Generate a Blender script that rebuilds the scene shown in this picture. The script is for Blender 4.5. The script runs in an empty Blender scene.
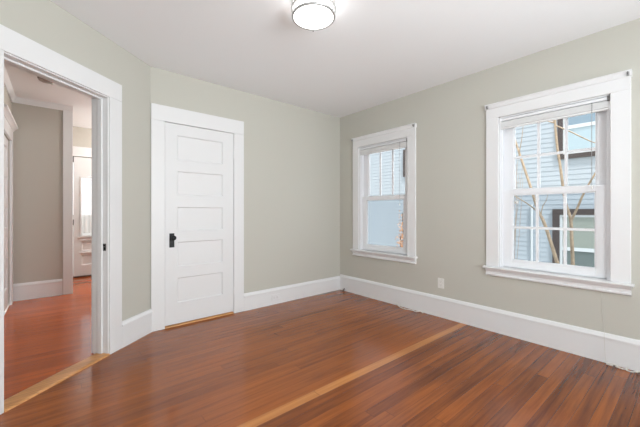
import bpy, bmesh, math, random
from mathutils import Vector, Matrix
random.seed(7)
PI = math.pi
SC = bpy.context.scene
COL = SC.collection

# ------------------------------------------------------------------ camera
cam_d = bpy.data.cameras.new('camera')
cam_d.sensor_width = 36.0
cam_d.lens = 309.0 / 640.0 * 36.0
cam_d.shift_y = -1.7 / 640.0
cam_d.clip_start = 0.02
cam = bpy.data.objects.new('camera', cam_d)
COL.objects.link(cam)
cam.location = (0, 0, 1.19)
cam.rotation_euler = (PI / 2, 0, -math.radians(40.3))
SC.camera = cam

# ------------------------------------------------------------------ world, sun, lights, exposure
SC.view_settings.view_transform = 'Standard'
SC.view_settings.look = 'None'
SC.view_settings.gamma = 1.0
SC.view_settings.use_curve_mapping = False
SC.view_settings.exposure = 0.08
wd = bpy.data.worlds.new('sky')
SC.world = wd
wd.use_nodes = True
bg = wd.node_tree.nodes['Background']
bg.inputs[0].default_value = (0.92, 0.96, 1.0, 1)
bg.inputs[1].default_value = 1.7


def light(name, kind, loc, energy, color=(1, 1, 1), size=None, size_y=None, aim=None, angle=None, soft=None):
    d = bpy.data.lights.new(name, kind)
    d.energy = energy
    d.color = color
    if size:
        d.size = size
        if size_y:
            d.shape = 'RECTANGLE'
            d.size_y = size_y
    if angle is not None:
        d.angle = angle
    if soft is not None:
        d.shadow_soft_size = soft
    o = bpy.data.objects.new(name, d)
    COL.objects.link(o)
    o.location = loc
    if aim is not None:
        o.rotation_euler = (Vector(aim) - Vector(loc)).to_track_quat('-Z', 'Y').to_euler()
    return o


light('sun', 'SUN', (-2.5, -4.35, 8.66), 4.6, (1.0, 0.97, 0.93), aim=(0, 0, 0), angle=0.12)
# added fill light outside two made-up window openings in the rear wall
light('rear_fill_light', 'AREA', (0.75, -1.75, 1.3), 118, (0.90, 0.97, 1.0), 1.1, 1.6, aim=(0.75, 0.2, 2.6))
light('rear_fill_light', 'AREA', (2.35, -1.75, 1.3), 26, (0.90, 0.97, 1.0), 1.1, 1.6, aim=(2.2, 0.2, 2.6))
light('left_fill_light', 'AREA', (-1.0, -0.4, 1.3), 14, (0.88, 0.96, 1.0), 1.1, 1.5, aim=(0.6, -0.1, 2.3))  # unseen fill added from the left, through a made-up opening
# sky light falling into the two windows of the right wall from above the gap between the houses
light('daylight_side_window', 'AREA', (4.6, 0.75, 3.6), 60, (0.90, 0.96, 1.0), 1.2, 1.6, aim=(3.3, 0.8, 1.4))
light('daylight_side_window', 'AREA', (4.6, 2.6, 3.6), 60, (0.90, 0.96, 1.0), 1.2, 1.6, aim=(3.3, 2.6, 1.4))
# hall lamp round the corner; the entry's light is unseen fill, added
light('hall_lamp', 'POINT', (1.5, 5.1, 2.4), 24, (0.97, 0.96, 0.95), soft=0.12)
light('entry_fill_light', 'POINT', (1.3, 6.5, 2.45), 38, (1.0, 0.96, 0.92), soft=0.12)

# ------------------------------------------------------------------ materials


def lin(c):
    return tuple(((v / 255) / 12.92 if v / 255 <= 0.04045 else ((v / 255 + 0.055) / 1.055) ** 2.4) for v in c) + (1,)


def mat(name, rgb, rough=0.5, metal=0.0, spec=0.5, bump=0.0, scale=60, vary=0.0):
    m = bpy.data.materials.new(name)
    m.use_nodes = True
    nt = m.node_tree
    b = nt.nodes['Principled BSDF']
    col = lin(rgb)
    b.inputs['Base Color'].default_value = col
    b.inputs['Roughness'].default_value = rough
    b.inputs['Metallic'].default_value = metal
    b.inputs['Specular IOR Level'].default_value = spec
    tc = nt.nodes.new('ShaderNodeTexCoord')
    n = nt.nodes.new('ShaderNodeTexNoise')
    n.inputs['Scale'].default_value = scale
    n.inputs['Detail'].default_value = 4
    nt.links.new(tc.outputs['Object'], n.inputs['Vector'])
    if vary > 0:
        mx = nt.nodes.new('ShaderNodeMix')
        mx.data_type = 'RGBA'
        mx.inputs[6].default_value = tuple(c * (1 - vary) for c in col[:3]) + (1,)
        mx.inputs[7].default_value = tuple(min(1, c * (1 + vary)) for c in col[:3]) + (1,)
        nt.links.new(n.outputs['Fac'], mx.inputs[0])
        nt.links.new(mx.outputs[2], b.inputs['Base Color'])
    if bump > 0:
        bp = nt.nodes.new('ShaderNodeBump')
        bp.inputs['Strength'].default_value = bump
        bp.inputs['Distance'].default_value = 0.002
        nt.links.new(n.outputs['Fac'], bp.inputs['Height'])
        nt.links.new(bp.outputs['Normal'], b.inputs['Normal'])
    return m


def emis(name, rgb, strength):
    m = bpy.data.materials.new(name)
    m.use_nodes = True
    b = m.node_tree.nodes['Principled BSDF']
    b.inputs['Base Color'].default_value = lin(rgb)
    b.inputs['Emission Color'].default_value = lin(rgb)
    b.inputs['Emission Strength'].default_value = strength
    return m


def glass_mat(name, tint=(1, 1, 1), refl=0.06):
    m = bpy.data.materials.new(name)
    m.use_nodes = True
    nt = m.node_tree
    nt.nodes.clear()
    out = nt.nodes.new('ShaderNodeOutputMaterial')
    tr = nt.nodes.new('ShaderNodeBsdfTransparent')
    tr.inputs[0].default_value = tint + (1,)
    gl = nt.nodes.new('ShaderNodeBsdfGlossy')
    gl.inputs['Roughness'].default_value = 0.02
    lw = nt.nodes.new('ShaderNodeFresnel')
    lw.inputs[0].default_value = 1.25
    mx = nt.nodes.new('ShaderNodeMixShader')
    nt.links.new(lw.outputs[0], mx.inputs[0])
    nt.links.new(tr.outputs[0], mx.inputs[1])
    nt.links.new(gl.outputs[0], mx.inputs[2])
    nt.links.new(mx.outputs[0], out.inputs[0])
    return m


def wood_floor(name, light_v=None, base=((94, 44, 14), (192, 106, 42))):
    """Long strip boards along X, random tone per board, stretched grain, dark seams."""
    W = 0.072
    m = bpy.data.materials.new(name)
    m.use_nodes = True
    nt = m.node_tree
    N = nt.nodes.new
    L = nt.links.new
    b = nt.nodes['Principled BSDF']

    def math_(op, a, c=None, c2=None):
        n = N('ShaderNodeMath')
        n.operation = op
        for i, v in enumerate((a, c, c2)):
            if v is None:
                continue
            if isinstance(v, (int, float)):
                n.inputs[i].default_value = v
            else:
                L(v, n.inputs[i])
        return n.outputs[0]
    tc = N('ShaderNodeTexCoord')
    sp = N('ShaderNodeSeparateXYZ')
    L(tc.outputs['Object'], sp.inputs[0])
    x, y = sp.outputs[0], sp.outputs[1]
    # boards run at a very slight angle to the wall
    v = math_('MULTIPLY_ADD', math_('SUBTRACT', x, 0.747), 0.0213, y)
    bv = math_('DIVIDE', math_('SUBTRACT', v, 1.535), W)
    idx = math_('FLOOR', bv)
    fr = math_('FRACT', bv)
    wn = N('ShaderNodeTexWhiteNoise')
    wn.noise_dimensions = '1D'
    L(idx, wn.inputs['W'])
    # end joints: each board row is cut at its own offset into 3.1 m lengths
    seg = math_('DIVIDE', math_('MULTIPLY_ADD', wn.outputs['Value'], 3.1, x), 3.1)
    sidx = math_('FLOOR', seg)
    sfr = math_('FRACT', seg)
    wn2 = N('ShaderNodeTexWhiteNoise')
    wn2.noise_dimensions = '2D'
    cb = N('ShaderNodeCombineXYZ')
    L(idx, cb.inputs[0])
    L(sidx, cb.inputs[1])
    L(cb.outputs[0], wn2.inputs['Vector'])
    # grain
    mp = N('ShaderNodeCombineXYZ')
    L(math_('MULTIPLY_ADD', wn2.outputs['Value'], 40.0, math_('MULTIPLY', x, 1.6)), mp.inputs[0])
    L(math_('MULTIPLY', v, 34.0), mp.inputs[1])
    g = N('ShaderNodeTexNoise')
    g.inputs['Scale'].default_value = 1.0
    g.inputs['Detail'].default_value = 7
    g.inputs['Roughness'].default_value = 0.65
    L(mp.outputs[0], g.inputs['Vector'])
    # broad wear patches
    w = N('ShaderNodeTexNoise')
    w.inputs['Scale'].default_value = 1.3
    w.inputs['Detail'].default_value = 3
    L(tc.outputs['Object'], w.inputs['Vector'])
    amp = math_('MULTIPLY_ADD', math_('LESS_THAN', v, 1.54), 0.11, 0.18)
    t = math_('MULTIPLY', math_('SUBTRACT', wn2.outputs['Value'], 0.5), amp)
    t = math_('MULTIPLY_ADD', g.outputs['Fac'], 0.8, t)
    t = math_('MULTIPLY_ADD', w.outputs['Fac'], 0.35, t)
    t = math_('ADD', math_('SUBTRACT', t, 0.13), math_('MULTIPLY', math_('LESS_THAN', v, 1.54), -0.12))
    cr = N('ShaderNodeValToRGB')
    cr.color_ramp.elements[0].position = 0.12
    cr.color_ramp.elements[0].color = lin(base[0])
    cr.color_ramp.elements[1].position = 0.85
    cr.color_ramp.elements[1].color = lin(base[1])
    L(t, cr.inputs[0])
    colr = cr.outputs[0]
    if light_v is not None:
        isl = math_('COMPARE', idx, float(light_v), 0.5)
        mx = N('ShaderNodeMix')
        mx.data_type = 'RGBA'
        mx.blend_type = 'MIX'
        cr2 = N('ShaderNodeValToRGB')
        cr2.color_ramp.elements[0].position = 0.2
        cr2.color_ramp.elements[0].color = lin((172, 104, 50))
        cr2.color_ramp.elements[1].position = 0.8
        cr2.color_ramp.elements[1].color = lin((212, 144, 82))
        L(g.outputs['Fac'], cr2.inputs[0])
        L(isl, mx.inputs[0])
        L(colr, mx.inputs[6])
        L(cr2.outputs[0], mx.inputs[7])
        colr = mx.outputs[2]
    # seams
    e = math_('MINIMUM', fr, math_('SUBTRACT', 1.0, fr))
    seam = math_('LESS_THAN', e, 0.017)
    e2 = math_('MINIMUM', sfr, math_('SUBTRACT', 1.0, sfr))
    seam = math_('MAXIMUM', seam, math_('LESS_THAN', e2, 0.0005))
    mx = N('ShaderNodeMix')
    mx.data_type = 'RGBA'
    L(math_('MULTIPLY', seam, 0.55), mx.inputs[0])
    L(colr, mx.inputs[6])
    mx.inputs[7].default_value = lin((52, 26, 16))
    L(mx.outputs[2], b.inputs['Base Color'])
    r = math_('MULTIPLY_ADD', w.outputs['Fac'], 0.10, 0.07)
    L(math_('MULTIPLY_ADD', g.outputs['Fac'], 0.06, r), b.inputs['Roughness'])
    b.inputs['Specular IOR Level'].default_value = 0.55
    bp = N('ShaderNodeBump')
    bp.inputs['Strength'].default_value = 0.25
    bp.inputs['Distance'].default_value = 0.0015
    L(math_('SUBTRACT', math_('MULTIPLY', g.outputs['Fac'], 0.25), seam), bp.inputs['Height'])
    L(bp.outputs['Normal'], b.inputs['Normal'])
    return m


def oak(name, c0, c1, axis=0):
    m = bpy.data.materials.new(name)
    m.use_nodes = True
    nt = m.node_tree
    b = nt.nodes['Principled BSDF']
    tc = nt.nodes.new('ShaderNodeTexCoord')
    mp = nt.nodes.new('ShaderNodeMapping')
    s = [60, 60, 60]
    s[axis] = 3
    mp.inputs['Scale'].default_value = s
    n = nt.nodes.new('ShaderNodeTexNoise')
    n.inputs['Scale'].default_value = 1
    n.inputs['Detail'].default_value = 6
    cr = nt.nodes.new('ShaderNodeValToRGB')
    cr.color_ramp.elements[0].position = 0.3
    cr.color_ramp.elements[0].color = lin(c0)
    cr.color_ramp.elements[1].position = 0.7
    cr.color_ramp.elements[1].color = lin(c1)
    nt.links.new(tc.outputs['Object'], mp.inputs['Vector'])
    nt.links.new(mp.outputs[0], n.inputs['Vector'])
    nt.links.new(n.outputs['Fac'], cr.inputs[0])
    nt.links.new(cr.outputs[0], b.inputs['Base Color'])
    b.inputs['Roughness'].default_value = 0.32
    return m


M_WALL = mat('greige_wall_paint', (200, 198, 189), 0.85, spec=0.2, bump=0.06, scale=220)
M_HALLWALL = mat('hall_grey_wall_paint', (196, 191, 182), 0.85, spec=0.2, bump=0.06, scale=220)
M_CEIL = mat('white_ceiling_paint', (244, 245, 247), 0.9, spec=0.1, bump=0.05, scale=160)
M_TRIM = mat('white_trim_paint', (234, 234, 235), 0.38, spec=0.4, bump=0.02, scale=90)
M_DOOR = mat('white_door_paint', (232, 232, 233), 0.42, spec=0.4, bump=0.03, scale=90)
M_SASH = mat('white_sash_paint', (238, 239, 242), 0.35, spec=0.4)
M_BLIND = mat('white_blind_slats', (240, 240, 240), 0.5)
M_FLOOR = wood_floor('red_brown_strip_floor', light_v=0)
M_HFLOOR = wood_floor('hall_strip_floor_lit', base=((146, 64, 20), (226, 112, 42)))  # same boards as the room, with the hall's warm light in the colour
M_OAK = oak('light_oak', (184, 124, 70), (228, 168, 108), 0)
M_BLACK = mat('black_iron', (34, 34, 36), 0.45, metal=0.4)
M_DARK = mat('dark_gap', (22, 20, 19), 0.9)
M_NICKEL = mat('brushed_nickel', (176, 175, 174), 0.4, metal=0.5)
M_STEEL = mat('steel', (120, 120, 120), 0.35, metal=0.9)
M_PLASTIC = mat('white_plastic', (232, 231, 227), 0.4)
M_SLOT = mat('slot_dark', (90, 88, 85), 0.6)
M_GLASS = glass_mat('window_glass')
M_SCREEN = glass_mat('window_glass_with_screen', (0.86, 0.88, 0.9))
M_LAMP = emis('lit_opal_glass', (255, 253, 251), 2.2)
M_LAMPSIDE = emis('lit_glass_side', (255, 253, 251), 4.5)
M_CORD = mat('white_cord', (222, 220, 214), 0.6)

# ------------------------------------------------------------------ mesh helpers


class Frame:
    """Local wall frame: u along the wall, d into the wall, z up."""

    def __init__(s, o, u, d):
        s.o, s.u, s.d = Vector(o), Vector(u), Vector(d)

    def __call__(s, u, d, z):
        return s.o + s.u * u + s.d * d + Vector((0, 0, z))


WORLD = Frame((0, 0, 0), (1, 0, 0), (0, 1, 0))
RIGHT = Frame((3.31, 0, 0), (0, 1, 0), (1, 0, 0))          # u = world y
BACK = Frame((0, 3.427, 0), (1, 0, 0), (0, 1, 0))          # u = world x
REAR = Frame((0, -1.3, 0), (1, 0, 0), (0, -1, 0))
A = math.radians(49.85)
DIAG = Frame((0.70, 3.427, 0), (-math.sin(A), -math.cos(A), 0), (-math.cos(A), math.sin(A), 0))
SIDE = Frame((-0.52, 0, 0), (0, 1, 0), (-1, 0, 0))
HALLB = Frame((0, 5.78, 0), (1, 0, 0), (0, 1, 0))
HALLL = Frame((-0.47, 0, 0), (0, 1, 0), (-1, 0, 0))
ENTRY = Frame((0, 7.085, 0), (1, 0, 0), (0, 1, 0))


class MB:
    def __init__(s, fr=WORLD):
        s.bm = bmesh.new()
        s.f = fr

    def box(s, u0, u1, d0, d1, z0, z1):
        c = [s.bm.verts.new(s.f(u, d, z)) for z in (z0, z1) for d in (d0, d1) for u in (u0, u1)]
        for q in ((0, 1, 3, 2), (4, 5, 7, 6), (0, 1, 5, 4), (2, 3, 7, 6), (0, 2, 6, 4), (1, 3, 7, 5)):
            s.bm.faces.new([c[i] for i in q])
        return s

    def prism(s, u0, u1, prof):
        """profile of (d, z) points swept along u"""
        a = [s.bm.verts.new(s.f(u0, d, z)) for d, z in prof]
        b = [s.bm.verts.new(s.f(u1, d, z)) for d, z in prof]
        n = len(prof)
        s.bm.faces.new(a)
        s.bm.faces.new(b)
        for i in range(n):
            s.bm.faces.new((a[i], a[(i + 1) % n], b[(i + 1) % n], b[i]))
        return s

    def vprism(s, z0, z1, prof):
        """profile of (u, d) points swept along z"""
        a = [s.bm.verts.new(s.f(u, d, z0)) for u, d in prof]
        b = [s.bm.verts.new(s.f(u, d, z1)) for u, d in prof]
        n = len(prof)
        s.bm.faces.new(a)
        s.bm.faces.new(b)
        for i in range(n):
            s.bm.faces.new((a[i], a[(i + 1) % n], b[(i + 1) % n], b[i]))
        return s

    def wall(s, u0, u1, d0, d1, z0, z1, holes):
        """a slab with rectangular holes (u0,u1,z0,z1), split into columns"""
        us = sorted({u0, u1} | {h[0] for h in holes} | {h[1] for h in holes})
        for a, b in zip(us[:-1], us[1:]):
            hs = sorted((h for h in holes if h[0] <= a + 1e-6 and h[1] >= b - 1e-6), key=lambda h: h[2])
            z = z0
            for h in hs:
                if h[2] > z + 1e-6:
                    s.box(a, b, d0, d1, z, h[2])
                z = h[3]
            if z < z1 - 1e-6:
                s.box(a, b, d0, d1, z, z1)
        return s

    def ring(s, u0, u1, z0, z1, w, d0, d1):
        s.box(u0, u0 + w, d0, d1, z0, z1)
        s.box(u1 - w, u1, d0, d1, z0, z1)
        s.box(u0 + w, u1 - w, d0, d1, z0, z0 + w)
        s.box(u0 + w, u1 - w, d0, d1, z1 - w, z1)
        return s

    def recess(s, u0, u1, z0, z1, dep, ins, d0=0.0, back=0.02):
        """panel with sloped sticking all round"""
        o = [(u0, z0), (u1, z0), (u1, z1), (u0, z1)]
        i = [(u0 + ins, z0 + ins), (u1 - ins, z0 + ins), (u1 - ins, z1 - ins), (u0 + ins, z1 - ins)]
        vo = [s.bm.verts.new(s.f(a, d0, b)) for a, b in o]
        vi = [s.bm.verts.new(s.f(a, d0 + dep, b)) for a, b in i]
        vb = [s.bm.verts.new(s.f(a, d0 + back, b)) for a, b in o]
        for k in range(4):
            j = (k + 1) % 4
            s.bm.faces.new((vo[k], vo[j], vi[j], vi[k]))
            s.bm.faces.new((vo[k], vo[j], vb[j], vb[k]))
        s.bm.faces.new(vi)
        s.bm.faces.new(vb)
        return s

    def lathe(s, c, prof, seg=40, axis=Vector((0, 0, 1))):
        """profile of (radius, height along axis) about centre c; radius 0 closes the end"""
        q = axis.normalized().to_track_quat('Z', 'Y').to_matrix()
        c = Vector(c)
        rings = []
        for r, h in prof:
            if r <= 1e-6:
                rings.append([s.bm.verts.new(c + q @ Vector((0, 0, h)))])
            else:
                rings.append([s.bm.verts.new(c + q @ Vector((r * math.cos(2 * PI * k / seg), r * math.sin(2 * PI * k / seg), h))) for k in range(seg)])
        for a, b in zip(rings[:-1], rings[1:]):
            for k in range(seg):
                j = (k + 1) % seg
                if len(a) == 1 and len(b) == 1:
                    continue
                if len(a) == 1:
                    s.bm.faces.new((a[0], b[j], b[k]))
                elif len(b) == 1:
                    s.bm.faces.new((a[k], a[j], b[0]))
                else:
                    s.bm.faces.new((a[k], a[j], b[j], b[k]))
        return s

    def tube(s, pts, rad, seg=8):
        pts = [Vector(p) for p in pts]
        if isinstance(rad, (int, float)):
            rad = [rad] * len(pts)
        rings = []
        up = Vector((0.13, 0.21, 0.97)).normalized()
        for i, p in enumerate(pts):
            t = (pts[min(i + 1, len(pts) - 1)] - pts[max(i - 1, 0)])
            if t.length < 1e-9:
                t = Vector((0, 0, 1))
            t.normalize()
            a = t.cross(up)
            if a.length < 0.1:
                a = t.cross(Vector((1, 0, 0)))
            a.normalize()
            b = t.cross(a)
            rings.append([s.bm.verts.new(p + (a * math.cos(2 * PI * k / seg) + b * math.sin(2 * PI * k / seg)) * rad[i]) for k in range(seg)])
        for a, b in zip(rings[:-1], rings[1:]):
            for k in range(seg):
                s.bm.faces.new((a[k], a[(k + 1) % seg], b[(k + 1) % seg], b[k]))
        s.bm.faces.new(rings[0])
        s.bm.faces.new(rings[-1])
        return s

    def build(s, name, material, parent=None, bevel=0.0, smooth=False):
        bmesh.ops.recalc_face_normals(s.bm, faces=s.bm.faces[:])
        me = bpy.data.meshes.new(name)
        s.bm.to_mesh(me)
        s.bm.free()
        me.materials.append(material)
        o = bpy.data.objects.new(name, me)
        COL.objects.link(o)
        if smooth:
            me.polygons.foreach_set('use_smooth', [True] * len(me.polygons))
            me.update()
            try:
                me.set_sharp_from_angle(angle=math.radians(45))
            except Exception:
                pass
        if bevel > 0:
            bv = o.modifiers.new('bevel', 'BEVEL')
            bv.width = bevel
            bv.segments = 2
            bv.limit_method = 'ANGLE'
        if parent is not None:
            o.parent = parent
            o.matrix_parent_inverse = Matrix.Translation(-parent.location) if parent.type == 'EMPTY' else Matrix.Identity(4)
        return o


def smoothpath(pts, n=6):
    """Catmull-Rom through the points"""
    P = [Vector(p) for p in pts]
    out = []
    for i in range(len(P) - 1):
        p0, p1, p2, p3 = P[max(i - 1, 0)], P[i], P[i + 1], P[min(i + 2, len(P) - 1)]
        for k in range(n):
            t = k / n
            out.append(0.5 * ((2 * p1) + (p2 - p0) * t + (2 * p0 - 5 * p1 + 4 * p2 - p3) * t * t + (3 * p1 - p0 - 3 * p2 + p3) * t ** 3))
    out.append(P[-1])
    return out


def tag(o, label=None, cat=None, group=None, kind=None):
    for k, v in (('label', label), ('category', cat), ('group', group), ('kind', kind)):
        if v:
            o[k] = v
    return o


def thing(name, loc, label, cat, group=None, kind=None):
    o = bpy.data.objects.new(name, None)
    o.empty_display_size = 0.1
    COL.objects.link(o)
    o.location = loc
    return tag(o, label, cat, group, kind)


def struct(mb, name, m, label, cat, bevel=0.0):
    return tag(mb.build(name, m, None, bevel), label, cat, None, 'structure')


# ------------------------------------------------------------------ room shell
CH = 2.635      # ceiling of the room
HC = 2.72       # ceiling of the hall
T = 0.15
P_END = DIAG(1.6, 0, 0)
J0 = DIAG(0.50, 0.07, 0)
J1 = DIAG(1.25, 0.07, 0)
D0 = DIAG(0.50, 0, 0)
D1 = DIAG(1.25, 0, 0)
room = [(-0.52, -1.3), (3.31, -1.3), (3.31, 3.427), (1.58, 3.427), (1.58, 3.5), (0.82, 3.5), (0.82, 3.427), (0.70, 3.427),
        D0[:2], J0[:2], J1[:2], D1[:2], (-0.52, P_END.y)]
struct(MB().vprism(-0.08, 0.0, room), 'floor', M_FLOOR, 'red brown strip wood floor of the empty room', 'floor')
hall = [J0[:2], DIAG(0.50, 0.14, 0)[:2], (0.45, 3.5), (0.75, 3.65), (0.75, 4.3), (2.2, 4.3), (2.2, 7.2), (-0.47, 7.2), (-0.47, 2.85), DIAG(1.25, 0.14, 0)[:2], J1[:2]]
struct(MB().vprism(-0.08, 0.0, hall), 'floor_hall', M_HFLOOR, 'orange brown wood floor of the hall through the open doorway, warm light painted in', 'floor')
struct(MB().vprism(CH, CH + 0.075, [(-0.66, -1.44), (3.45, -1.44), (3.45, 3.56), (0.70, 3.427), (-0.52, P_END.y), (-0.66, P_END.y)]),
       'ceiling', M_CEIL, 'plain white ceiling of the empty room', 'ceiling')
struct(MB().box(-0.75, 2.4, 2.2, 7.3, HC, HC + 0.1), 'ceiling_hall', M_CEIL, 'hall ceiling seen through the doorway', 'ceiling')

W = [(2.215, 3.025), (0.375, 1.178)]                 # window openings on the right wall (u = y)
WZ0, WZ1 = 0.63, 2.116
struct(MB(RIGHT).wall(-1.3, 3.427 + T, 0, 0.13, -0.08, CH, [(a, b, WZ0, WZ1) for a, b in W]),
       'wall_right', M_WALL, 'greige wall with the two windows', 'wall')
struct(MB(BACK).wall(0.70, 3.31, 0, 0.14, -0.08, HC, [(0.824, 1.576, -0.08, 2.112)]),
       'wall_back', M_WALL, 'greige wall with the closed panel door', 'wall')
struct(MB(DIAG).wall(-0.10, 1.75, 0, 0.14, -0.08, HC, [(0.49, 1.26, -0.08, 2.15)]),
       'wall_left', M_WALL, 'greige slanted wall around the open doorway', 'wall')
struct(MB(SIDE).wall(-1.3, P_END.y, 0, 0.14, -0.08, CH, [(-1.0, 0.2, 0.7, 2.2)]), 'wall_side', M_WALL, 'greige wall left of the camera, out of frame', 'wall')  # opening added to let the left fill light in
struct(MB(REAR).wall(-0.66, 3.45, 0, 0.14, -0.08, CH, [(0.2, 1.3, 0.7, 2.2), (1.8, 2.9, 0.7, 2.2)]),  # both openings added for the rear fill lights
       'wall_rear', M_WALL, 'greige wall behind the camera, out of frame', 'wall')

struct(MB().box(-0.9, 3.7, -2.6, -1.44, CH, CH + 0.08), 'sun_blocker', M_TRIM, 'added slab blocking the sun outside the wall behind the camera, out of frame', 'sun_blocker')  # unseen slab added to keep direct sun out of the rear openings

# hall shell
struct(MB(HALLB).box(-0.60, 0.145, 0, 0.12, -0.08, HC), 'wall_hall_back', M_HALLWALL, 'grey hall wall facing the open doorway', 'wall')
struct(MB(HALLL).wall(2.5, 5.78, 0, 0.12, -0.08, HC, [(4.72, 5.56, -0.08, 2.10)]), 'wall_hall_left', M_HALLWALL, 'grey hall wall at the left of the doorway view', 'wall')
struct(MB().box(0.75, 2.3, 4.2, 4.3, -0.08, HC).box(0.66, 0.75, 3.6, 4.3, -0.08, HC), 'wall_hall_closet', M_HALLWALL, 'grey hall wall around the closet, hidden from view', 'wall')
struct(MB().box(2.2, 2.3, 3.57, 7.2, -0.08, HC), 'wall_hall_right', M_HALLWALL, 'grey hall wall at the right, hidden from view', 'wall')
struct(MB().box(-0.10, 0.0, 5.9, 7.085, -0.08, HC), 'wall_entry_left', M_HALLWALL, 'grey entry wall behind the hall corner', 'wall')
struct(MB(ENTRY).wall(-0.1, 2.3, 0, 0.14, -0.08, HC, [(0.2, 1.10, -0.08, 2.19)]), 'wall_entry_back', M_HALLWALL, 'beige wall above the far entry door', 'wall')

# baseboards


def base_prof(h, t=0.02):
    return [(0, 0), (-t, 0), (-t, h - 0.045), (-t - 0.006, h - 0.042), (-t - 0.006, h - 0.028), (-t + 0.004, h - 0.008), (-t + 0.010, h), (0, h)]


struct(MB(RIGHT).prism(-1.3, 3.407, base_prof(0.232)), 'baseboard_right', M_TRIM, 'tall white baseboard under the two windows', 'baseboard')
struct(MB(BACK).prism(1.697, 3.29, base_prof(0.208)), 'baseboard_back', M_TRIM, 'tall white baseboard right of the panel door', 'baseboard')
struct(MB(DIAG).prism(0.0, 0.374, base_prof(0.228)), 'baseboard_left', M_TRIM, 'tall white baseboard between doorway and panel door', 'baseboard')
struct(MB(HALLB).prism(-0.47, 0.05, base_prof(0.23)), 'baseboard_hall', M_TRIM, 'tall white baseboard along the grey hall wall', 'baseboard')

# open doorway in the slanted wall: casing, lining, stop, threshold
dw = thing('trim_1', DIAG(0.875, 0, 0), 'white casing and lining of the open doorway', 'doorway', kind='structure')
mb = MB(DIAG)
mb.box(0.375, 0.50, -0.021, 0, 0, 2.145).box(1.25, 1.375, -0.021, 0, 0, 2.145).box(0.375, 1.375, -0.021, 0, 2.145, 2.292)
mb.build('casing', M_TRIM, dw, 0.004)
mb = MB(DIAG)
mb.box(0.375, 0.50, 0.14, 0.161, 0, 2.145).box(1.25, 1.375, 0.14, 0.161, 0, 2.145).box(0.375, 1.375, 0.14, 0.161, 2.145, 2.292)
mb.build('casing', M_TRIM, dw, 0.004)
mb = MB(DIAG)
mb.box(0.491, 0.506, -0.006, 0.14, 0, 2.137).box(1.244, 1.259, -0.006, 0.14, 0, 2.137).box(0.491, 1.259, -0.006, 0.14, 2.137, 2.15)
mb.build('jamb_lining', M_TRIM, dw, 0.003)
mb = MB(DIAG)
mb.box(0.506, 0.519, 0.045, 0.085, 0.012, 2.124).box(1.231, 1.244, 0.045, 0.085, 0.012, 2.124).box(0.506, 1.244, 0.045, 0.085, 2.124, 2.137)
mb.build('door_stop', M_TRIM, dw, 0.002)
sp = MB(DIAG).box(0.506, 0.508, 0.012, 0.040, 0.865, 0.925).build('strike_plate', M_STEEL, dw)
MB(DIAG).box(0.508, 0.5085, 0.018, 0.032, 0.872, 0.895).box(0.508, 0.5085, 0.018, 0.040, 0.905, 0.918).build('latch_hole', M_DARK, sp)
th = MB(DIAG).prism(0.502, 1.248, [(-0.024, 0.0), (-0.020, 0.008), (-0.006, 0.013), (0.095, 0.013), (0.112, 0.006), (0.114, 0.0)])
struct(th, 'trim_2', M_OAK, 'light oak threshold strip across the open doorway', 'threshold')

# ------------------------------------------------------------------ closed panel door (door_1)
d1 = thing('door_1', (1.2, 3.42, 0), 'closed white door with five flat panels and black knob', 'door', kind='structure')
mb = MB(BACK)
mb.box(0.703, 0.828, -0.02, 0, 0, 2.108).box(1.572, 1.697, -0.02, 0, 0, 2.108).box(0.703, 1.697, -0.021, 0, 2.108, 2.268)
mb.build('casing', M_TRIM, d1, 0.004)
mb = MB(BACK)
mb.box(0.824, 0.8275, 0.0, 0.14, 0, 2.112).box(1.5725, 1.576, 0.0, 0.14, 0, 2.112).box(0.824, 1.576, 0.0, 0.14, 2.109, 2.112)
mb.box(0.828, 0.845, 0.034, 0.06, 0, 2.109).box(1.555, 1.572, 0.034, 0.06, 0, 2.109).box(0.828, 1.572, 0.034, 0.06, 2.095, 2.109)
mb.build('jamb', M_TRIM, d1)
PZ = [(0.24, 0.50), (0.615, 0.875), (0.99, 1.24), (1.365, 1.615), (1.732, 1.988)]
leaf = MB(BACK).wall(0.8315, 1.5685, -0.007, 0.028, 0.026, 2.104, [(0.946, 1.44, a, b) for a, b in PZ]).build('door_leaf', M_DOOR, d1)
for a, b in PZ:
    MB(BACK).recess(0.946, 1.44, a, b, 0.013, 0.010, -0.007, 0.03).build('panel', M_DOOR, leaf)
for z in (0.21, 1.80):
    h = MB(BACK).lathe(BACK(1.572, -0.012, z), [(0, 0), (0.007, 0), (0.007, 0.10), (0, 0.10)], 12)
    h.box(1.552, 1.5715, -0.0085, -0.006, z, z + 0.10)
    h.build('hinge', M_DOOR, d1)
pl = MB(BACK).box(0.872, 0.920, -0.012, -0.007, 0.822, 0.968).build('lock_plate', M_BLACK, d1, 0.004)
MB(BACK).lathe(BACK(0.900, -0.012, 0.923), [(0, 0), (0.017, 0), (0.015, 0.006), (0.009, 0.010), (0.009, 0.028), (0.020, 0.034), (0.026, 0.046), (0.024, 0.056), (0.014, 0.062), (0, 0.063)], 24, Vector((0, -1, 0))).build('knob', M_BLACK, pl, smooth=True)
MB(BACK).lathe(BACK(0.896, -0.012, 0.855), [(0, 0), (0.006, 0), (0.006, 0.001), (0, 0.001)], 12, Vector((0, -1, 0))).build('keyhole', M_DARK, pl)
struct(MB(BACK).prism(0.828, 1.572, [(-0.012, 0), (-0.008, 0.010), (0.0, 0.014), (0.06, 0.014), (0.06, 0)]), 'trim_3', M_OAK, 'light oak strip under the closed panel door', 'threshold')

# ------------------------------------------------------------------ windows


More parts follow.
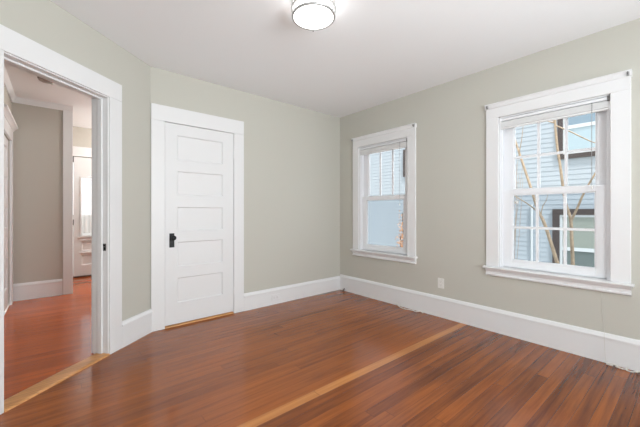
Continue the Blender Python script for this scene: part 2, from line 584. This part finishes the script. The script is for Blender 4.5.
def make_window(name, u0, u1, lower_muntins, label):
    f = RIGHT
    w = thing(name, f((u0 + u1) / 2, 0, 0.64), label, 'window', kind='structure')
    c = 0.115
    o0, o1 = u0 - c, u1 + c
    mb = MB(f)
    mb.box(o0, u0, -0.022, 0, 0.648, 2.116).box(u1, o1, -0.022, 0, 0.648, 2.116).box(o0, o1, -0.022, 0, 2.116, 2.214)
    mb.build('casing', M_TRIM, w, 0.004)
    MB(f).prism(o0 - 0.006, o1 + 0.006, [(0, 2.212), (-0.024, 2.212), (-0.030, 2.218), (-0.034, 2.245), (-0.040, 2.250), (-0.040, 2.259), (0, 2.259)]).build('head_cap', M_TRIM, w)
    MB(f).prism(o0 - 0.018, o1 + 0.018, [(0.06, 0.640), (0.06, 0.648), (-0.052, 0.648), (-0.060, 0.644), (-0.062, 0.638), (-0.060, 0.632), (-0.052, 0.628), (0.06, 0.628)]).build('stool', M_TRIM, w)
    MB(f).prism(o0 - 0.002, o1 + 0.002, [(0, 0.628), (-0.040, 0.628), (-0.034, 0.612), (-0.020, 0.600), (-0.018, 0.585), (-0.018, 0.575), (-0.028, 0.570), (-0.026, 0.560), (-0.016, 0.555), (0, 0.555)]).build('apron', M_TRIM, w)
    mb = MB(f)                                             # jamb lining and the stop bead round it
    mb.box(u0, u0 + 0.012, 0.0, 0.13, 0.648, 2.116).box(u1 - 0.012, u1, 0.0, 0.13, 0.648, 2.116).box(u0, u1, 0.0, 0.13, 2.104, 2.116)
    mb.box(u0 + 0.012, u0 + 0.024, 0.012, 0.036, 0.648, 2.104).box(u1 - 0.024, u1 - 0.012, 0.012, 0.036, 0.648, 2.104)
    mb.box(u0, u1, 0.06, 0.135, 0.63, 0.655)
    mb.build('jamb', M_SASH, w, 0.002)
    i0, i1 = u0 + 0.013, u1 - 0.013
    gu0, gu1 = u0 + 0.092, u1 - 0.100
    for part, da, db, z0, z1, g0, g1, mun_h in (('upper_sash', 0.080, 0.112, 1.36, 2.103, 1.405, 2.045, 1.716), ('lower_sash', 0.040, 0.072, 0.656, 1.405, 0.722, 1.358, 1.040)):
        s = MB(f).wall(i0, i1, da, db, z0, z1, [(gu0, gu1, g0, g1)])
        s.ring(gu0, gu1, g0, g1, 0.010, da + 0.006, db - 0.006)
        s = s.build(part, M_SASH, w, 0.002)
        full = part == 'upper_sash' or lower_muntins
        if full:
            m = MB(f)
            th = (gu1 - gu0) / 3
            for k in (1, 2):
                m.box(gu0 + th * k - 0.011, gu0 + th * k + 0.011, da + 0.007, db - 0.007, g0 + 0.01, g1 - 0.01)
            if lower_muntins:
                m.box(gu0 + 0.01, gu1 - 0.01, da + 0.0075, db - 0.0075, mun_h - 0.011, mun_h + 0.011)
            m.build('muntins', M_SASH, s)
        MB(f).box(gu0 + 0.004, gu1 - 0.004, (da + db) / 2 - 0.001, (da + db) / 2 + 0.001, g0 + 0.004, g1 - 0.004).build('glass_pane', M_GLASS if part == 'upper_sash' else M_SCREEN, s)
    return w


make_window('window_1', W[0][0], W[0][1], False, 'white double-hung window nearer the room corner, lower sash undivided')
make_window('window_2', W[1][0], W[1][1], True, 'white double-hung window at the right, trees showing through its divided sashes')


def make_blind(u0, u1, cord_u, label, cords):
    f = RIGHT
    b = thing('mini_blind', f((u0 + u1) / 2, 0.02, 2.0), label, 'blind', 'raised mini blinds in the window heads')
    MB(f).box(u0, u1, -0.006, 0.034, 2.074, 2.098).build('head_rail', M_SASH, b, 0.003)
    mb = MB(f)
    n = 15
    for k in range(n):
        z = 2.017 + k * 0.0034
        dz = random.uniform(-0.002, 0.002)
        mb.box(u0 + 0.006, u1 - 0.006, -0.002 + dz, 0.030 + dz, z, z + 0.0026)
    mb.build('slats', M_BLIND, b)
    MB(f).box(u0 + 0.004, u1 - 0.004, -0.001, 0.030, 1.998, 2.014).build('bottom_rail', M_BLIND, b, 0.003)
    for u in (u0 + 0.006, u1 - 0.006):
        MB(f).box(u - 0.008, u + 0.008, -0.010, 0.035, 2.062, 2.104).build('bracket', M_STEEL if u < (u0 + u1) / 2 else M_BLIND, b, 0.002)
    c = MB(f).tube([f(cord_u, -0.008, 2.075), f(cord_u, -0.012, 2.02), f(cord_u + 0.001, -0.010, 1.6), f(cord_u, -0.010, cords)], 0.0022, 6).build('pull_cord', mat('grey_pull_cord', (150, 150, 150), 0.6), b)
    MB(f).lathe(f(cord_u, -0.010, cords - 0.03), [(0, 0), (0.006, 0.002), (0.005, 0.02), (0.002, 0.032), (0, 0.032)], 10).build('tassel', M_PLASTIC, c)
    return b


make_blind(2.220, 3.020, 2.33, 'white blind raised to a stack at the top of the corner window', 1.30)
make_blind(0.380, 1.173, 0.485, 'white blind raised to a stack at the top of the window with trees', 1.40)

for u, label in ((3.128, 'tiny metal rod bracket on the left end of the corner window head'),
                 (2.112, 'tiny metal rod bracket on the right end of the corner window head'),
                 (1.275, 'tiny metal rod bracket on the left end of the head of the right window'),
                 (0.275, 'tiny metal rod bracket on the right end of the head of the right window')):
    k = thing('curtain_rod_bracket', RIGHT(u, -0.035, 2.235), label, 'bracket', 'curtain rod brackets on the window heads')
    MB(RIGHT).box(u - 0.008, u + 0.008, -0.039, -0.033, 2.214, 2.246).build('plate', M_NICKEL, k, 0.002)
    MB(RIGHT).tube(smoothpath([RIGHT(u, -0.036, 2.226), RIGHT(u, -0.056, 2.222), RIGHT(u, -0.062, 2.232), RIGHT(u, -0.058, 2.240)], 4), 0.003, 8).build('hook', M_STEEL, k)

s_dot = MB(RIGHT).lathe(RIGHT(1.045, 0.0545, 1.283), [(0, 0), (0.016, 0), (0.014, 0.006), (0.007, 0.010), (0.006, 0.016), (0, 0.017)], 16, Vector((-1, 0, 0))).build('suction_hook', M_PLASTIC, None, smooth=True)
tag(s_dot, 'small round white suction cup stuck on the glass of the right window', 'suction cup')

# ------------------------------------------------------------------ ceiling light
cl = thing('ceiling_light', (1.345, 1.655, CH), 'lit round flush ceiling light with two nickel rings', 'ceiling light')
cc = Vector((1.345, 1.655, 0))
MB().lathe(cc, [(0, CH), (0.150, CH), (0.150, CH - 0.012), (0, CH - 0.012)], 64).build('ceiling_pan', M_NICKEL, cl, smooth=True)
MB().lathe(cc, [(0.142, CH - 0.092), (0.142, CH - 0.101), (0.136, CH - 0.106), (0.09, CH - 0.110), (0, CH - 0.112), (0, CH - 0.092), (0.142, CH - 0.092)], 64).build('diffuser', M_LAMP, cl, smooth=True)
MB().lathe(cc, [(0.130, CH - 0.012), (0.139, CH - 0.012), (0.139, CH - 0.0925), (0.130, CH - 0.0925), (0.130, CH - 0.012)], 64).build('glass_side', M_LAMPSIDE, cl, smooth=True)
for z, r in ((CH - 0.060, 0.155), (CH - 0.108, 0.150)):
    MB().lathe(cc, [(r - 0.012, z), (r - 0.003, z), (r, z + 0.003), (r, z + 0.011), (r - 0.003, z + 0.014), (r - 0.012, z + 0.014), (r - 0.012, z)], 64).build('trim_ring', M_NICKEL, cl, smooth=True)
for k in range(3):
    a = 0.9 + k * 2 * PI / 3
    MB().lathe(cc + Vector((0.1485 * math.cos(a), 0.1485 * math.sin(a), 0)), [(0, CH - 0.012), (0.004, CH - 0.012), (0.004, CH - 0.108), (0.006, CH - 0.108), (0.006, CH - 0.114), (0, CH - 0.114)], 12).build('post', M_NICKEL, cl, smooth=True)

# ------------------------------------------------------------------ outlets
o1 = thing('wall_outlet', RIGHT(1.783, 0, 0.324), 'white outlet on the wall under and between the two windows', 'outlet')
pt = MB(RIGHT).box(1.746, 1.820, -0.006, 0, 0.324, 0.438).build('cover_plate', M_PLASTIC, o1, 0.002)
for z in (0.346, 0.388):
    s = MB(RIGHT).box(1.767, 1.799, -0.0085, -0.005, z, z + 0.029).build('socket', M_PLASTIC, pt, 0.003)
    MB(RIGHT).box(1.775, 1.777, -0.0088, -0.008, z + 0.012, z + 0.022).box(1.789, 1.791, -0.0088, -0.008, z + 0.012, z + 0.022).box(1.7815, 1.7845, -0.0088, -0.008, z + 0.004, z + 0.008).build('slots', M_SLOT, s)
o2 = thing('baseboard_outlet', BACK(2.14, -0.02, 0.055), 'white outlet set sideways in the baseboard right of the panel door', 'outlet')
pt = MB(BACK).box(2.082, 2.198, -0.026, -0.020, 0.055, 0.128).build('cover_plate', M_TRIM, o2, 0.002)
for u in (2.102, 2.148):
    s = MB(BACK).box(u, u + 0.030, -0.0285, -0.0255, 0.075, 0.108).build('socket', M_TRIM, pt, 0.003)
    MB(BACK).box(u + 0.008, u + 0.018, -0.0288, -0.028, 0.083, 0.0845).box(u + 0.008, u + 0.018, -0.0288, -0.028, 0.097, 0.0985).build('slots', M_SLOT, s)

# ------------------------------------------------------------------ cords on the floor
ca = thing('cable_stub', (3.27, 3.30, 0), 'short black and silver cable end by the room corner', 'cable')
MB().tube(smoothpath([(3.285, 3.335, 0.004), (3.270, 3.315, 0.012), (3.262, 3.295, 0.026), (3.258, 3.285, 0.036)], 5), 0.0065, 10).build('cable', M_BLACK, ca, smooth=True)
MB().tube([(3.2585, 3.2865, 0.034), (3.254, 3.275, 0.044)], 0.009, 10).build('connector', M_STEEL, ca)
c2 = MB().tube(smoothpath([(3.283, 2.36, 0.03), (3.270, 2.33, 0.006), (3.240, 2.27, 0.005), (3.232, 2.20, 0.005), (3.252, 2.12, 0.006), (3.244, 2.06, 0.005), (3.268, 2.02, 0.012), (3.262, 1.98, 0.005)], 6), 0.005, 8).build('white_cable', M_CORD, None, smooth=True)
tag(c2, 'thin white cable lying along the baseboard between the windows', 'cable')
c3 = thing('white_cable', (3.26, 0.3, 0), 'white cable bundled on the floor below the right window', 'cable')
pts = [(3.277, 0.39, 0.006)]
for k in range(26):
    a = k * 0.9
    pts.append((3.246 + 0.018 * math.sin(a), 0.37 - k * 0.0098 + 0.016 * math.cos(a * 1.3), 0.006 + 0.006 * (1 + math.sin(a * 1.7))))
pts += [(3.255, 0.07, 0.004), (3.25, -0.1, 0.004)]
MB().tube(smoothpath(pts, 4), 0.0045, 8).build('cable', M_CORD, c3, smooth=True)
MB().box(3.252, 3.278, 0.355, 0.395, 0.001, 0.014).build('plug', M_PLASTIC, c3, 0.003)
c4 = MB().tube(smoothpath([(3.304, 0.425, 0.55), (3.3045, 0.423, 0.42), (3.304, 0.413, 0.30), (3.304, 0.409, 0.236), (3.278, 0.408, 0.21), (3.284, 0.405, 0.10), (3.283, 0.400, 0.02)], 5), 0.0013, 6).build('thin_cord', mat('pale_cord', (214, 212, 205), 0.6), None)
tag(c4, 'thin pale cord hanging down the wall under the right window', 'cord')

# ------------------------------------------------------------------ hall details
struct(MB(HALLB).prism(-0.47, 0.165, [(0, HC), (-0.045, HC), (-0.038, HC - 0.012), (-0.020, HC - 0.055), (-0.012, HC - 0.075), (0, HC - 0.075)]), 'trim_4', M_TRIM, 'white crown moulding along the grey hall wall', 'moulding')
struct(MB(HALLL).prism(2.9, 5.78, [(0, HC), (-0.045, HC), (-0.038, HC - 0.012), (-0.020, HC - 0.055), (-0.012, HC - 0.075), (0, HC - 0.075)]), 'trim_5', M_TRIM, 'white crown moulding on the left hall wall', 'moulding')
cb_ = MB(HALLB).box(0.055, 0.165, -0.022, 0, 0, HC - 0.075).box(0.145, 0.165, 0, 0.14, 0, HC - 0.075)
struct(cb_, 'trim_6', M_TRIM, 'wide white corner board at the end of the grey hall wall', 'trim', 0.003)

d3 = thing('door_3', HALLL(5.14, 0, 0), 'white cased door with a projecting cap on the left hall wall', 'door', kind='structure')
mb = MB(HALLL).box(5.56, 5.70, -0.022, 0, 0, 2.10).box(4.58, 4.72, -0.022, 0, 0, 2.10).box(4.58, 5.70, -0.022, 0, 2.10, 2.245)
mb.build('casing', M_TRIM, d3, 0.003)
MB(HALLL).prism(4.55, 5.735, [(0, 2.245), (-0.024, 2.245), (-0.034, 2.262), (-0.050, 2.280), (-0.066, 2.290), (-0.070, 2.304), (0, 2.304)]).build('head_cap', M_TRIM, d3)
lf = MB(HALLL).wall(4.724, 5.556, 0.012, 0.05, 0.012, 2.094, [(4.84, 5.44, a, b) for a, b in PZ]).build('door_leaf', M_DOOR, d3)
for a, b in PZ:
    MB(HALLL).recess(4.84, 5.44, a, b, 0.013, 0.010, 0.012, 0.04).build('panel', M_DOOR, lf)

sd = thing('smoke_detector', (-0.105, 4.74, HC), 'round smoke detector on the hall ceiling just inside the doorway', 'smoke detector')
MB().lathe((-0.105, 4.74, 0), [(0, HC), (0.072, HC), (0.072, HC - 0.012), (0, HC - 0.012)], 32).build('base', M_SLOT, sd, smooth=True)
MB().lathe((-0.105, 4.74, 0), [(0, HC - 0.012), (0.066, HC - 0.012), (0.064, HC - 0.030), (0.045, HC - 0.040), (0, HC - 0.042)], 32).build('cover', mat('greyed_plastic', (168, 162, 158), 0.5), sd, smooth=True)

MB().lathe((-0.055, 4.765, 0), [(0, HC - 0.028), (0.011, HC - 0.028), (0.011, HC - 0.050), (0, HC - 0.052)], 16).build('test_button', M_PLASTIC, sd)

# far entry door (door_2)
d2 = thing('door_2', (0.65, 7.07, 0), 'far white entry door with a tall glass pane beyond the hall', 'door', kind='structure')
f = ENTRY
mb = MB(f).box(0.09, 0.205, -0.02, 0, 0, 2.19).box(1.095, 1.21, -0.02, 0, 0, 2.19).box(0.09, 1.21, -0.02, 0, 2.19, 2.365)
mb.build('casing', M_TRIM, d2, 0.003)
lf = MB(f).wall(0.212, 1.088, 0.0, 0.045, 0.03, 2.180, [(0.325, 0.975, 0.76, 1.81), (0.325, 0.975, 0.22, 0.40), (0.325, 0.625, 0.48, 0.64), (0.675, 0.975, 0.48, 0.64)]).build('door_leaf', M_DOOR, d2)
for a, b, c_, d_ in ((0.325, 0.975, 0.22, 0.40), (0.325, 0.625, 0.48, 0.64), (0.675, 0.975, 0.48, 0.64)):
    MB(f).recess(a, b, c_, d_, 0.016, 0.02, 0.0, 0.04).build('panel', M_DOOR, lf)
MB(f).ring(0.300, 1.0, 0.735, 1.835, 0.028, -0.012, 0.0).build('glazing_bead', M_DOOR, lf, 0.003)
MB(f).box(0.328, 0.972, 0.02, 0.024, 0.763, 1.807).build('glass_pane', M_GLASS, lf)
mb = MB(f).prism(0.27, 1.03, [(0, 0.69), (-0.012, 0.69), (-0.03, 0.715), (-0.035, 0.73), (0, 0.735)])
mb.prism(0.30, 1.0, [(0, 0.655), (-0.010, 0.655), (-0.014, 0.672), (0, 0.69)])
mb.build('ledge_moulding', M_DOOR, lf)
MB(f).prism(0.30, 1.0, [(0, 0.43), (-0.012, 0.432), (-0.02, 0.448), (0, 0.455)]).build('ledge_moulding', M_DOOR, lf)
for z in (2.08, 0.95):
    MB(f).lathe(f(0.207, -0.012, z), [(0, 0), (0.009, 0), (0.009, 0.10), (0, 0.10)], 12).build('hinge', M_BLACK, d2)
struct(MB(f).box(0.205, 1.095, -0.03, 0.14, 0, 0.022), 'trim_7', mat('dark_sill_wood', (74, 40, 26), 0.5), 'dark sill under the far entry door', 'threshold')
# net curtain over the door pane
cu = MB(f)
pts = [(0.33 + k * 0.64 / 60, -0.022 + 0.006 * math.sin(k * 0.9)) for k in range(61)]
vs = [(cu.bm.verts.new(f(u, d, 0.80)), cu.bm.verts.new(f(u, d, 1.79))) for u, d in pts]
for a, b in zip(vs[:-1], vs[1:]):
    cu.bm.faces.new((a[0], b[0], b[1], a[1]))
mc = bpy.data.materials.new('net_curtain')
mc.use_nodes = True
nt = mc.node_tree
pb = nt.nodes['Principled BSDF']
pb.inputs['Base Color'].default_value = (0.85, 0.85, 0.84, 1)
pb.inputs['Roughness'].default_value = 0.9
pb.inputs['Alpha'].default_value = 0.45
o = cu.build('net_curtain', mc)
tag(o, 'white net curtain over the glass of the far entry door', 'curtain')

# ------------------------------------------------------------------ outside
GZ = -1.0
struct(MB().box(3.45, 16, -9, 22, GZ - 0.2, GZ), 'ground', mat('pale_bounce_ground', (226, 224, 218), 0.95, scale=8, vary=0.06, bump=0.3), 'ground between the houses, made pale to bounce light into the room', 'ground')  # unseen ground, given a pale tone to bounce sunlight onto the ceiling
struct(MB().box(-4, 3.2, 7.3, 14, GZ - 0.2, -0.1), 'ground_front', mat('porch_boards', (150, 148, 144), 0.8), 'porch floor outside the far entry door', 'ground')
porch = MB().box(-1.5, 3, 8.9, 9.0, -0.1, 1.12).build('porch_wall', mat('porch_paint', (188, 188, 186), 0.8))
tag(porch, 'low pale porch wall outside the far entry door glass', 'wall', kind='structure')

HX = 8.0
hs = thing('neighbor_house', (HX, 4, GZ), 'pale blue clapboard house outside the windows', 'house')
M_SIDING = mat('pale_blue_clapboard', (162, 172, 179), 0.7, scale=3, vary=0.04)
M_HFRAME = mat('dark_brown_frame', (66, 58, 56), 0.6)
M_HSASH = mat('weathered_white_sash', (196, 202, 204), 0.6)
M_HPANE1 = mat('pane_blue_grey', (116, 138, 152), 0.12, spec=0.8)
M_HPANE2 = mat('pane_pale_shade', (158, 178, 186), 0.25, spec=0.6)
M_HPANE3 = mat('pane_grey_green', (140, 148, 140), 0.15, spec=0.7)
M_HPANE4 = mat('pane_deep_green', (92, 104, 102), 0.12, spec=0.7)
prof = []
z = GZ
e = 0.102
while z < 7.0:
    prof += [(0.0, z), (0.0085, z + e - 0.0005)]
    z += e
HF = Frame((HX, 0, 0), (0, 1, 0), (1, 0, 0))
prof = [(d, zz) for d, zz in prof] + [(0.3, z), (0.3, GZ)]
MB(HF).prism(-7, 18, prof).build('clapboard_wall', M_SIDING, hs)


def house_window(u0, u1, z0, z1, fw, lower, upper, rail_z, name='window'):
    w = MB(HF).ring(u0, u1, z0, z1, fw, -0.05, 0.02).build('window_frame', M_HFRAME, hs)
    i0, i1, j0, j1 = u0 + fw, u1 - fw, z0 + fw, z1 - fw
    MB(HF).ring(i0, i1, j0, j1, 0.045, -0.03, 0.0).box(i0 + 0.045, i1 - 0.045, -0.03, 0.0, rail_z - 0.035, rail_z + 0.035).build('sash', M_HSASH, w)
    MB(HF).box(i0 + 0.045, i1 - 0.045, -0.012, -0.004, j0 + 0.045, rail_z - 0.035).build('pane', lower, w)
    MB(HF).box(i0 + 0.045, i1 - 0.045, -0.012, -0.004, rail_z + 0.035, j1 - 0.045).build('pane', upper, w)


house_window(0.45, 1.714, 2.28, 4.0, 0.09, M_HPANE2, M_HPANE1, 2.92)
house_window(0.45, 1.80, -0.55, 1.247, 0.12, M_HPANE4, M_HPANE3, 0.43)
house_window(4.50, 5.50, 2.245, 3.06, 0.14, M_HPANE4, M_HPANE4, 2.5)
MB(HF).lathe(HF(2.175, -0.035, GZ), [(0, 0), (0.022, 0), (0.022, 2.35), (0, 2.35)], 12).build('downspout', M_HSASH, hs)

M_BARK = mat('pale_tan_bark', (146, 130, 110), 0.85, scale=22, vary=0.6, bump=0.6)
TX = 5.0


def limb(name, pts, r0, r1, parent, far=1.0):
    r0, r1 = r0 * 0.75, r1 * 0.75
    p = smoothpath([(TX * far + dx, y * far, max(GZ, 1.19 + (z - 1.19) * far)) for y, z, dx in pts], 6)
    r0, r1 = r0 * far, r1 * far
    n = len(p)
    return MB().tube(p, [r0 + (r1 - r0) * i / (n - 1) for i in range(n)], 8).build(name, M_BARK, parent, smooth=True)


t1 = thing('young_tree', (TX * 1.1, 0.825, GZ), 'bare leaning tree with a curved trunk seen through the left panes of the right window', 'tree', 'bare trees outside the right window')
tr = limb('trunk', [(0.75, GZ, 0), (0.98, 0.15, 0), (1.072, 0.493, 0), (1.213, 1.012, 0), (1.293, 1.215, 0), (1.387, 1.562, 0), (1.508, 1.996, 0), (1.597, 2.368, 0), (1.56, 2.75, 0), (1.60, 3.2, 0)], 0.034, 0.012, t1, 1.1)
limb('branch', [(1.270, 1.165, 0), (1.42, 1.30, 0.03), (1.60, 1.43, 0.06), (1.75, 1.60, 0.08)], 0.012, 0.006, t1, 1.1)
limb('branch', [(1.262, 1.13, 0), (1.235, 1.26, -0.02), (1.19, 1.35, -0.03), (1.175, 1.45, -0.03)], 0.009, 0.003, t1, 1.1)
limb('branch', [(1.45, 1.80, 0), (1.50, 1.98, -0.05), (1.46, 2.2, -0.1), (1.44, 2.4, -0.1)], 0.010, 0.004, t1, 1.1)
t2 = thing('young_tree', (TX, 0.93, GZ), 'bare forked tree seen through the middle and right panes of the right window', 'tree', 'bare trees outside the right window')
limb('trunk', [(0.90, GZ, 0), (0.91, 0.0, 0), (0.917, 0.475, 0), (0.930, 0.85, 0), (0.942, 1.10, 0), (0.998, 1.343, 0), (1.05, 1.801, 0), (1.085, 2.1, 0), (1.104, 2.467, 0), (1.082, 2.724, 0), (1.09, 3.2, 0)], 0.030, 0.014, t2)
limb('branch', [(0.935, 1.08, 0), (0.88, 1.22, 0), (0.819, 1.40, 0), (0.745, 1.57, 0), (0.696, 1.675, 0), (0.55, 2.0, 0)], 0.021, 0.012, t2)
limb('branch', [(1.10, 2.36, 0), (1.18, 2.40, -0.02), (1.27, 2.466, -0.03), (1.387, 2.604, -0.05), (1.5, 2.75, -0.05)], 0.012, 0.006, t2)
limb('branch', [(1.10, 2.36, 0), (1.17, 2.47, 0.05), (1.22, 2.60, 0.05), (1.30, 2.8, 0.05)], 0.010, 0.005, t2)
limb('branch', [(1.102, 2.33, 0), (0.95, 2.22, 0), (0.80, 2.10, 0), (0.696, 2.028, 0), (0.5, 1.95, 0)], 0.012, 0.007, t2)

# twiggy seedling and a rusty shrub near the neighbour's wall
M_TWIG = mat('pinkish_twig', (152, 140, 128), 0.85)
sh = thing('twiggy_shrub', (6.3, 2.08, GZ), 'thin pinkish twigs behind the left panes of the right window', 'shrub')
for k in range(7):
    b0 = Vector((6.3, 2.08, GZ))
    top = Vector((6.3 + random.uniform(-0.15, 0.15), 2.0 + random.uniform(-0.18, 0.22), random.uniform(1.7, 2.35)))
    mid = b0.lerp(top, 0.55) + Vector((random.uniform(-.05, .05), random.uniform(-.06, .06), 0))
    q = smoothpath([b0, mid, top], 6)
    MB().tube(q, [0.007 - 0.004 * i / (len(q) - 1) for i in range(len(q))], 6).build('twig', M_TWIG, sh)
    for j in range(6):
        tw = MB()
        s = q[5 + j % 7]
        tw.tube([s, s + Vector((random.uniform(-.08, .08), random.uniform(-.13, .13), random.uniform(.03, .14)))], [0.003, 0.0015], 5)
        tw.build('twig', M_TWIG, sh)
rb = thing('rusty_shrub', (7.45, 5.15, GZ), 'orange leaved shrub at the right edge of the corner window view', 'shrub')
M_RUST = mat('rust_leaf', (226, 176, 136), 0.8, scale=20, vary=0.2)
st = MB()
lv = MB()
for k in range(16):
    tp = Vector((7.45 + random.uniform(-.2, .2), 5.14 + random.uniform(-.2, .16), random.uniform(0.3, 1.2)))
    q = smoothpath([(7.45, 5.15, GZ), Vector((7.45, 5.15, GZ)).lerp(tp, 0.6) + Vector((0, random.uniform(-.05, .05), 0)), tp], 5)
    st.tube(q, 0.008, 5)
    for j in range(34):
        c = q[random.randrange(3, len(q))] + Vector((random.uniform(-.1, .1), random.uniform(-.12, .12), random.uniform(-.06, .06)))
        a = Vector((random.uniform(-1, 1), random.uniform(-1, 1), random.uniform(-1, 1))).normalized() * 0.04
        b = a.cross(Vector((random.uniform(-1, 1), random.uniform(-1, 1), 1))).normalized() * 0.018
        lv.bm.faces.new([lv.bm.verts.new(c + v) for v in (-a, b, a, -b)])
st.build('stems', M_HFRAME, rb)
lv.build('leaves', M_RUST, rb)
